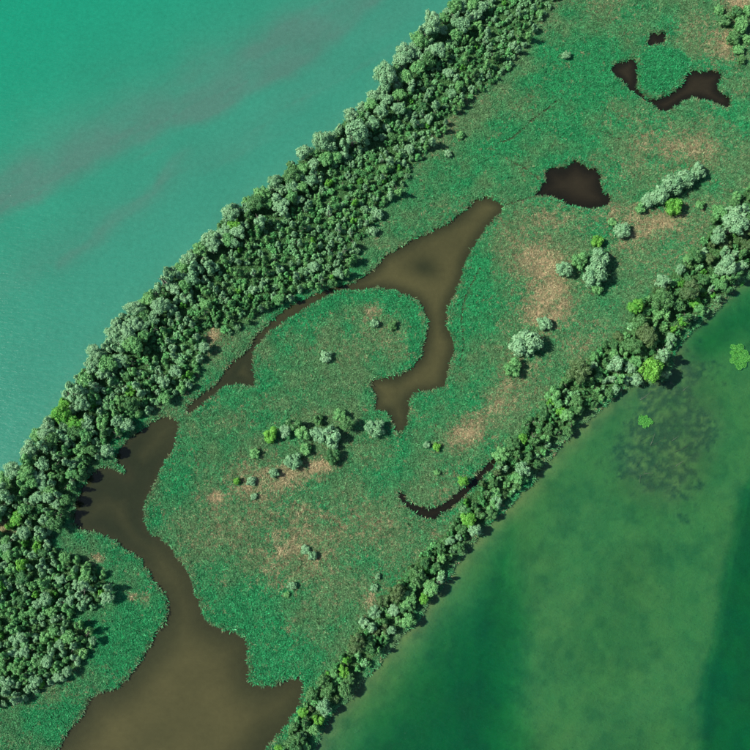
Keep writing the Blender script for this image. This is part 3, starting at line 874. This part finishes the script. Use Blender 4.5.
L_LINE = np.array(L_PX, float); R_LINE = np.array(R_PX, float)
def dL(x, y): return float(seg_dist(np.array([[x, y]], float), L_LINE, closed=False)[0])
def dRr(x, y): return float(seg_dist(np.array([[x, y]], float), R_LINE, closed=False)[0])
def clump(x, y, s): return float(fbm(np.array([x / 38.]), np.array([y / 38.]), s, 3)[0])
def pick(w):
    t = random.random() * sum(w.values())
    for k, v in w.items():
        t -= v
        if t <= 0: return k
    return k

def r_a(x, y):
    g = clump(x, y, 120)
    if (x - 213) ** 2 + ((y - 336) / 1.2) ** 2 < 9 ** 2: return None
    if g > .70 and random.random() < .4: return None                # small glades
    p = 1 - .14 * (375 - y) / 375
    if dL(x, y) < 22: return random.uniform(6.0, 9.5) * p
    if y > 420: return random.uniform(4.4, 7.6) * p
    return random.choice((random.uniform(3.2, 4.6), random.uniform(3.8, 6.2))) * p
def p_a(x, y, r_):
    sh = pick({"upright": .5, "round": .25, "multi": .25}) if r_ < 5.8 else pick({"round": .6, "multi": .3, "upright": .1})
    near = dL(x, y) < 24
    c = clump(x + 500, y, 125)
    w = {"pale": .50 + (.3 if near else 0), "mid": .36, "dark": .07 + max(0, c - .5) * .7, "bright": .03}
    return sh, pick(w)
SEED_A = [(166, 265, 6.5, "upright", "pale"), (117, 323, 9, "round", "pale"), (133, 307, 9, "round", "pale"), (97, 337, 5, "upright", "pale"), (91, 351, 9, "round", "pale"), (70, 371, 6, "upright", "pale"),
          (67, 391, 11, "multi", "pale"), (43, 418, 6.5, "upright", "pale"), (35, 432, 8.5, "round", "mid"), (61, 414, 9, "round", "bright"), (135, 347, 10.5, "round", "mid"), (283, 157, 6, "upright", "pale"),
          (270, 178, 8.5, "round", "pale"), (254, 187, 6, "upright", "pale"), (291, 177, 9, "round", "dark"), (320, 144, 10, "round", "pale"), (347, 114, 9.5, "round", "pale"), (383, 74, 12, "round", "pale"),
          (400, 51, 11, "round", "pale"), (414, 37, 9, "round", "mid"), (432, 20, 12, "round", "pale"), (451, 3, 9, "round", "mid"), (352, 134, 12, "round", "pale"), (304, 153, 8, "round", "pale"),
          (232, 201, 7, "upright", "pale"), (220, 214, 6, "upright", "pale"), (201, 231, 8, "round", "pale"), (130, 405, 9, "round", "dark"), (53, 440, 9, "round", "dark"), (150, 298, 7, "round", "mid"), (182, 254, 8, "round", "pale"), (12, 470, 9, "round", "pale"), (75, 421, 9, "round", "bright")]
fill(FOREST_A, 50000, r_a, p_a, SEED_A, "A", gap=.63)
fill(FOREST_B, 6000, lambda x, y: None if clump(x, y, 121) > .80 else random.uniform(3.8, 7.2), lambda x, y, r_: (pick({"multi": .5, "round": .35, "upright": .15}), pick({"pale": .42, "mid": .42, "dark": .12, "bright": .07})), [], "B", gap=.64)
SEED_C = [(650, 370, 12.5, "round", "bright"), (582, 372, 11.5, "round", "olive"), (617, 364, 10, "multi", "pale"), (664, 352, 9, "upright", "pale"), (646, 337, 11, "round", "olive"), (632, 345, 10, "round", "dark"), (668, 375, 6, "upright", "pale"),
          (660, 300, 12, "round", "dark"), (690, 290, 12, "round", "olive"), (727, 265, 11, "round", "pale"), (735, 225, 12, "round", "pale"), (720, 235, 9, "round", "pale"), (397, 592, 10, "round", "olive"), (357, 645, 10, "round", "olive"), (374, 613, 6, "round", "pale"), (637, 305, 9, "round", "bright"), (740, 212, 10, "multi", "pale")]
def p_c(x, y, r_):
    c = clump(x, y, 131)
    near = dRr(x, y) < 14
    return pick({"round": .6, "multi": .25, "upright": .15}), pick({"pale": .12 + (.16 if near else 0), "mid": .34, "dark": .46, "bright": .09, "olive": .05 + max(0, c - .5) * .3})
fill(FOREST_C, 15000, lambda x, y: random.choice((random.uniform(3.4, 5.5), random.uniform(4.2, 8.0))), p_c, SEED_C, "C", gap=.55)

# labels: look first, then where along the belt; alike ones in one place are counted along it or share a label
ORD = ["first", "second", "third", "fourth", "fifth", "sixth", "seventh", "eighth", "ninth", "tenth", "eleventh", "twelfth", "thirteenth", "fourteenth", "fifteenth", "sixteenth", "seventeenth", "eighteenth", "nineteenth", "twentieth",
       "twenty-first", "twenty-second", "twenty-third", "twenty-fourth"]
SEG_A = [(0, "near the lower left edge"), (70, "above the lagoon's reed spit"), (135, "above the lagoon's upper tip"), (190, "below the brown clearing"), (235, "above the narrow channel"), (290, "where the belt is widest"), (345, "above the channel's wide bend"),
         (400, "by the upper reed meadow"), (455, "towards the top frame edge"), (510, "at the top frame edge")]
SEG_C = [(0, "by the lagoon's lower corner"), (330, "below the lone twin bushes"), (395, "below the dark creek"), (460, "at the creek's upper end"), (520, "above the sharp shelf edge"), (575, "across from the sunken branches"), (640, "beside the bright waterside bush"), (690, "near the frame's right edge")]
def where(x, y, z):
    if z == "A":
        s = [t for a, t in SEG_A if x >= a][-1] if x >= 0 else SEG_A[0][1]
        d = dL(x, y)
        row = "on the turquoise shore" if d < 16 else ("in the forest belt" if d < 60 else "on the belt's reed side")
        return row, s
    if z == "B":
        return "in the lower left grove", ("at its upper rim" if y < 570 else "in its middle" if y < 640 else "at its lower rim")
    s = [t for a, t in SEG_C if x >= a][-1]
    return ("on the green lake bank" if dRr(x, y) < 14 else "on the bank's reed side"), s
def size_word(r_): return "small" if r_ < 5.6 else ("medium" if r_ < 7.6 else "large")
NAMES = {"upright": "poplar_tree", "round": "willow_tree", "multi": "alder_tree"}
SHW = {"upright": "slender", "round": "round-crowned", "multi": "many-stemmed"}
in_frame = [t for t in trees if -6 < t[0] < 756 and -6 < t[1] < 756]
rest = [t for t in trees if not (-6 < t[0] < 756 and -6 < t[1] < 756)]
by_kind = {}
for t in in_frame: by_kind.setdefault(t[3], []).append(t)
indiv = []
for k, lst in by_kind.items():
    lst.sort(key=lambda t: -t[2])
    indiv += lst[:300]; rest += lst[300:]
sets = {}
for t in indiv:
    row, s = where(t[0], t[1], t[5])
    sets.setdefault((COLW[t[4]], size_word(t[2]), SHW[t[3]], row, s), []).append(t)
GROUPS = {"A": "trees of the forest belt along the turquoise lake", "B": "trees of the lower left grove", "C": "trees along the green lake bank"}
for key, lst in sets.items():
    lst.sort(key=lambda t: t[0] - t[1])
    cw, sz, shw, row, s = key
    for k, t in enumerate(lst):
        o = make_tree(NAMES[t[3]], t[:2], t[2], t[3], t[4], tall=random.uniform(1.0, 1.5) if t[3] == "upright" else random.uniform(.8, 1.2))
        if len(lst) == 1: lb = f"{sz} {cw} {shw} tree {row} {s}"
        elif len(lst) <= len(ORD): lb = f"{ORD[k]} {sz} {cw} {shw} tree {row} {s}"
        else: lb = f"{sz} {cw} {shw} tree {row} {s}"
        set_props(o, lb, "tree", GROUPS[t[5]])
# trees past the count, as one canopy
if rest:
    pr = []
    for sh in ("upright", "round", "multi"):
        for k in range(2):
            V, F, A = leafball(700 + k + len(sh), SHAPES[sh][0](random.Random(50 + k)), 800, .135)
            me = quad_mesh("canopy_clump", V, F); float_attr(me, "leaf", A, 'FACE'); me.materials.append(inst_leaf_material("canopy_leaves"))
            pr.append(bpy.data.objects.new("canopy_clump", me))
    C3 = {"pale": (.135, .310, .130), "mid": (.085, .275, .085), "dark": (.045, .175, .05), "bright": (.06, .23, .03), "olive": (.065, .15, .045)}
    pp, c3, s3, r3 = [], [], [], []
    for t in rest:
        r_ = t[2] * MPP
        x, y = ground([t[:2]], r_ * 1.4)[0]
        pp.append((x, y, max(zat(x, y), .1) + .1)); c3.append(np.array(C3[t[4]]) * random.uniform(.95, 1.5)); s3.append(r_); r3.append((0, 0, random.uniform(0, 6.28)))
    gn_scatter("forest_canopy", pp, np.array(c3), s3, r3, pr, "small crowded treetops filling the forest belt between larger crowns")

# ------------------------------------------------------------------ lone bushes in the reeds
B = "shrub"
BUSHES = [
 (566, 55, 5.5, "bush", "pale", "lone pale round bush in the upper reed meadow"),
 (698, 170, 11, "bush", "pale", "uppermost pale bush of the clump above the bright bush"),
 (686, 178, 13, "bush", "pale", "second pale bush of the clump above the bright bush"),
 (672, 184, 13, "bush", "pale", "middle pale bush of the clump above the bright bush"),
 (660, 193, 12, "bush", "pale", "fourth pale bush of the clump beside the bright bush"),
 (649, 200, 10, "bush", "pale", "lower pale bush of the clump beside the bright bush"),
 (640, 208, 7, "bush", "mid", "small green bush ending the pale clump"),
 (676, 207, 12.5, "bush", "bright", "bright yellow-green round bush against the pale bush clump"),
 (623, 230, 9.5, "bush", "pale", "pale bush on dry straw below the pale clump"),
 (597, 241, 8.5, "bush", "bright", "small bright green bush above the four-bush thicket"),
 (563, 268, 10.5, "bush", "pale", "pale bush at the outer end of the thicket"),
 (580, 260, 10.5, "bush", "mid", "mid green bush within the thicket"),
 (600, 258, 12.5, "bush", "pale", "large pale bush topping the thicket"),
 (594, 275, 14, "bush", "pale", "largest pale bush of the thicket casting a shadow"),
 (598, 288, 8.5, "bush", "mid", "lower green bush of the thicket"),
 (545, 323, 8, "bush", "pale", "small round grey-green bush on tan dry ground"),
 (525, 346, 16.5, "bush", "pale", "big pale bush above a smaller one below the tan patch"),
 (514, 369, 12.5, "bush", "mid", "green bush tucked under the big pale bush"),
 (536, 345, 8, "bush", "pale", "small pale bush against the big pale bush"),
 (374, 324, 6, "bush", "pale", "small pale bush on the rounded peninsula"),
 (393, 325, 6, "bush", "dark", "small dark green bush on the rounded peninsula"),
 (325, 357, 7, "bush", "pale", "lone pale bush on the lower rounded peninsula"),
 (375, 428, 10, "bush", "pale", "pale bush on the small knoll by the channel end"),
 (293, 461, 9, "bush", "pale", "pale bush below the central thicket"),
 (275, 473, 6, "bush", "pale", "small pale bush among straw below the thicket"),
 (256, 453, 6, "bush", "mid", "small green bush at the thicket's outer side"),
 (250, 481, 5.5, "bush", "pale", "small pale bush near two bright bushes"),
 (254, 497, 4, "bush", "pale", "tiny pale bush below the two bright bushes"),
 (237, 481, 5, "bush", "bright", "tiny bright green bush on the central peninsula"),
 (332, 458, 9.5, "bush", "dark", "low dark bush below the central thicket"),
 (306, 449, 7, "bush", "mid", "green bush at the foot of the central thicket"),
 (427, 444, 4.5, "bush", "pale", "tiny pale bush beside a tiny bright one"),
 (438, 448, 5, "bush", "bright", "tiny bright bush beside a tiny pale one"),
 (437, 473, 4, "bush", "mid", "tiny green bush above the dark creek"),
 (305, 549, 5, "bush", "pale", "upper of the twin pale bushes in lower reeds"),
 (312, 556, 6, "bush", "pale", "lower of the twin pale bushes in lower reeds"),
 (292, 586, 5.5, "bush", "pale", "pale bush below the twin bushes"),
 (287, 595, 3.8, "bush", "mid", "tiny bush just under the bush below the twins"),
 (378, 577, 4.2, "bush", "pale", "upper tiny bush beside the tree-lined bank"),
 (374, 588, 4.5, "bush", "pale", "lower tiny bush beside the tree-lined bank"),
 (377, 214, 7, "bush", "pale", "pale bush standing off the forest's inner edge"),
 (373, 231, 6, "bush", "pale", "lower pale bush off the forest's inner edge"),
 (448, 154, 4.5, "bush", "pale", "tiny bush in straw off the upper forest"),
 (461, 136, 4.5, "bush", "mid", "tiny green bush close to the upper forest"),
 (727, 20, 8, "bush", "dark", "dark low bush at the top right corner"),
 (741, 24, 9, "bush", "mid", "green low bush at the top right corner"),
 (733, 38, 8, "bush", "dark", "lower dark bush at the top right corner"),
 (747, 40, 7, "bush", "mid", "green bush cut by the right frame edge"),
 (741, 60, 6, "bush", "dark", "lone dark bush below the corner bushes"),
 (718, 10, 6, "bush", "mid", "small green bush touching the corner bushes"),
 (736, 12, 8, "bush", "dark", "dark bush between the two topmost corner bushes"),
 (748, 12, 8, "bush", "mid", "topmost green bush in the upper right corner"),
 (739, 49, 6.5, "bush", "mid", "green bush at the foot of the corner bushes"),
 (700, 205, 6, "bush", "mid", "low green bush between bright bush and bank trees"),
 (612, 222, 5, "bush", "mid", "small green bush beside the dry straw"),
]
for (x, y, r_, sh, sd, lb) in BUSHES:
    o = make_tree("bush", (x, y), r_, sh, sd, tall=random.uniform(.9, 1.1))
    set_props(o, lb, "bush", "bushes scattered in the reeds")
THICKET = [(270, 433, 8, "bright", "bright green tree at the outer end of the central thicket"), (285, 431, 6, "pale", "slim pale tree second from the thicket's outer end"),
           (293, 423, 9, "dark", "dark green tree topping the central thicket"), (303, 433, 9.5, "mid", "mid green tree in the central thicket's middle"),
           (317, 434, 8, "pale", "pale tree in the central thicket"), (331, 433, 11.5, "pale", "largest pale tree of the central thicket"), (340, 415, 6, "mid", "small green tree sticking out above the thicket"),
           (347, 424, 8.5, "dark", "dark tree ending the thicket beside the channel"), (333, 443, 7, "pale", "lower pale tree of the central thicket"), (318, 420, 6, "dark", "dark small tree at the thicket's upper side")]
for (x, y, r_, sd, lb) in THICKET:
    sh = pick({"round": .6, "multi": .4})
    set_props(make_tree("thicket_tree", (x, y), r_, sh, sd, tall=.8), lb, "tree", "trees of the central thicket")

# ------------------------------------------------------------------ floating weed mats and sunken branches in the shallow lake
def weed_mat(px, rx, ry, seed, label):
    r = np.random.default_rng(seed)
    x, y = ground([px])[0]
    lob = []
    for k in range(16):
        a = k * 2.399; q = math.sqrt((k + .5) / 16) * .85
        lob.append((q * math.cos(a) * rx * MPP, q * math.sin(a) * ry * MPP, .05, r.uniform(.16, .3) * min(rx, ry) * MPP * 1.3))
    n = int(rx * ry * 40)
    L = np.array(lob); k = r.integers(0, 16, n)
    d = r.normal(size=(n, 2)); d /= np.linalg.norm(d, axis=1)[:, None]
    p2 = L[k, :2] + d * (L[k, 3] * np.sqrt(r.random(n)))[:, None]
    ps = np.column_stack([p2, .04 + .45 * r.random(n) ** 1.5])
    nn = r.normal(size=(n, 3)) * .35 + (0, 0, 1); nn /= np.linalg.norm(nn, axis=1)[:, None]
    u_ = np.cross(nn, r.normal(size=nn.shape)); u_ /= np.linalg.norm(u_, axis=1)[:, None]; w_ = np.cross(nn, u_)
    s = r.uniform(.12, .32, n)[:, None]
    V = np.stack([ps + u_ * s, ps + w_ * s * .7, ps - u_ * s, ps - w_ * s * .7], 1).reshape(-1, 3)
    me = quad_mesh("weed_mat", V, np.arange(4 * n).reshape(-1, 4)); float_attr(me, "leaf", r.random(n), 'FACE'); me.materials.append(M_WEED)
    o = bpy.data.objects.new("weed_mat", me); col.objects.link(o); o.location = (x, y, 0.02)
    set_props(o, label, "water plant", "floating weed mats")
weed_mat((739, 356), 11, 14, 1, "large bright green floating weed mat by the right frame edge")
weed_mat((645, 421), 8, 6.5, 2, "small bright green floating weed mat above the sunken branches")
weed_mat((741, 283), 4, 3, 3, "tiny bright weed mat hugging the upper bank")

def branch(pts_px, z0, z1, rad, mat, label, twigs=3, seed=0):
    r = random.Random(seed)
    w = ground(pts_px)
    o_xy = w[0]
    V, F = [], []
    n = len(w)
    P = [(w[i][0] - o_xy[0], w[i][1] - o_xy[1], z0 + (z1 - z0) * i / (n - 1) + r.uniform(-.03, .03)) for i in range(n)]
    rad *= .62
    tube(V, F, P, [rad * (1 - .7 * i / (n - 1)) for i in range(n)], 6)
    for k in range(twigs):
        i = r.randrange(n - 1); t = r.random()
        b = [P[i][j] + (P[i + 1][j] - P[i][j]) * t for j in range(3)]
        a = math.atan2(P[-1][1], P[-1][0]) + r.choice((-1, 1)) * r.uniform(.5, 1.1); l = r.uniform(1.0, 2.6)
        tube(V, F, [b, (b[0] + math.cos(a) * l * .5, b[1] + math.sin(a) * l * .5, b[2] + .05), (b[0] + math.cos(a + .3) * l, b[1] + math.sin(a + .3) * l, b[2] + r.uniform(-.05, .15))], [rad * .5, rad * .35, rad * .15], 5)
    o = mesh_obj("sunken_branch", V, F, mat)
    o.location = (o_xy[0], o_xy[1], 0)
    set_props(o, label, "branch", "dead branches in the shallow lake")
branch([(640, 483), (640.3, 476), (646, 473.5), (653, 473)], -.15, .06, .17, M_DEAD, "pale forked branch lowest of the sunken branches", 2, 1)
branch([(650.5, 445), (653, 439), (655, 433)], .12, .02, .15, M_DEAD, "straight bleached branch below the small weed mat", 1, 2)
branch([(636.5, 467), (640, 461), (644, 455)], -.1, -.05, .2, M_SUNK, "dark branch slanting beside the pale fork", 2, 3)
branch([(655, 468), (657.5, 463), (660, 460)], -.1, .02, .16, M_SUNK, "short dark branch to the side of the pale fork", 2, 4)
branch([(650, 446), (657, 443), (666, 438)], -.1, 0, .17, M_SUNK, "long dark branch crossing under the bleached one", 3, 5)
branch([(675, 452), (682, 449), (688, 445)], -.1, .0, .2, M_SUNK, "dark branch out in the debris bed", 3, 6)
branch([(676, 466), (680, 463), (684, 461)], -.05, .05, .16, M_DEAD, "short pale branch below the debris bed's dark one", 2, 7)
branch([(670, 382), (674, 385), (677, 388)], .15, .02, .14, M_DEAD, "pale branch reaching out below the bright waterside bush", 1, 8)
branch([(640, 400), (646, 396), (652, 391)], -.05, .08, .18, M_DEAD, "pale twiggy branch between bright bush and weed mat", 3, 9)
branch([(672, 441), (676, 438), (679, 436)], -.05, .04, .13, M_DEAD, "small pale stick in the middle of debris", 1, 10)
branch([(640, 441), (647, 437), (653, 434)], -.12, -.05, .17, M_SUNK, "dark stick next to the bleached branch", 2, 11)
branch([(683, 391), (686, 388), (689, 386)], -.05, .05, .13, M_DEAD, "pale stick off the bright bush in open water", 1, 12)
branch([(722, 304), (726, 301), (729, 297), (731, 299)], .25, .1, .18, M_DEAD, "bleached fallen crown on the upper bank's waterline", 4, 13)
branch([(520, 202), (526, 200), (531, 197)], .5, .6, .16, M_DEAD, "bleached log in the reed gap beside the lone pond", 3, 14)
print("TREES", len(indiv), {k: len(v) for k, v in by_kind.items()}, "rest", len(rest), "reeds", n)
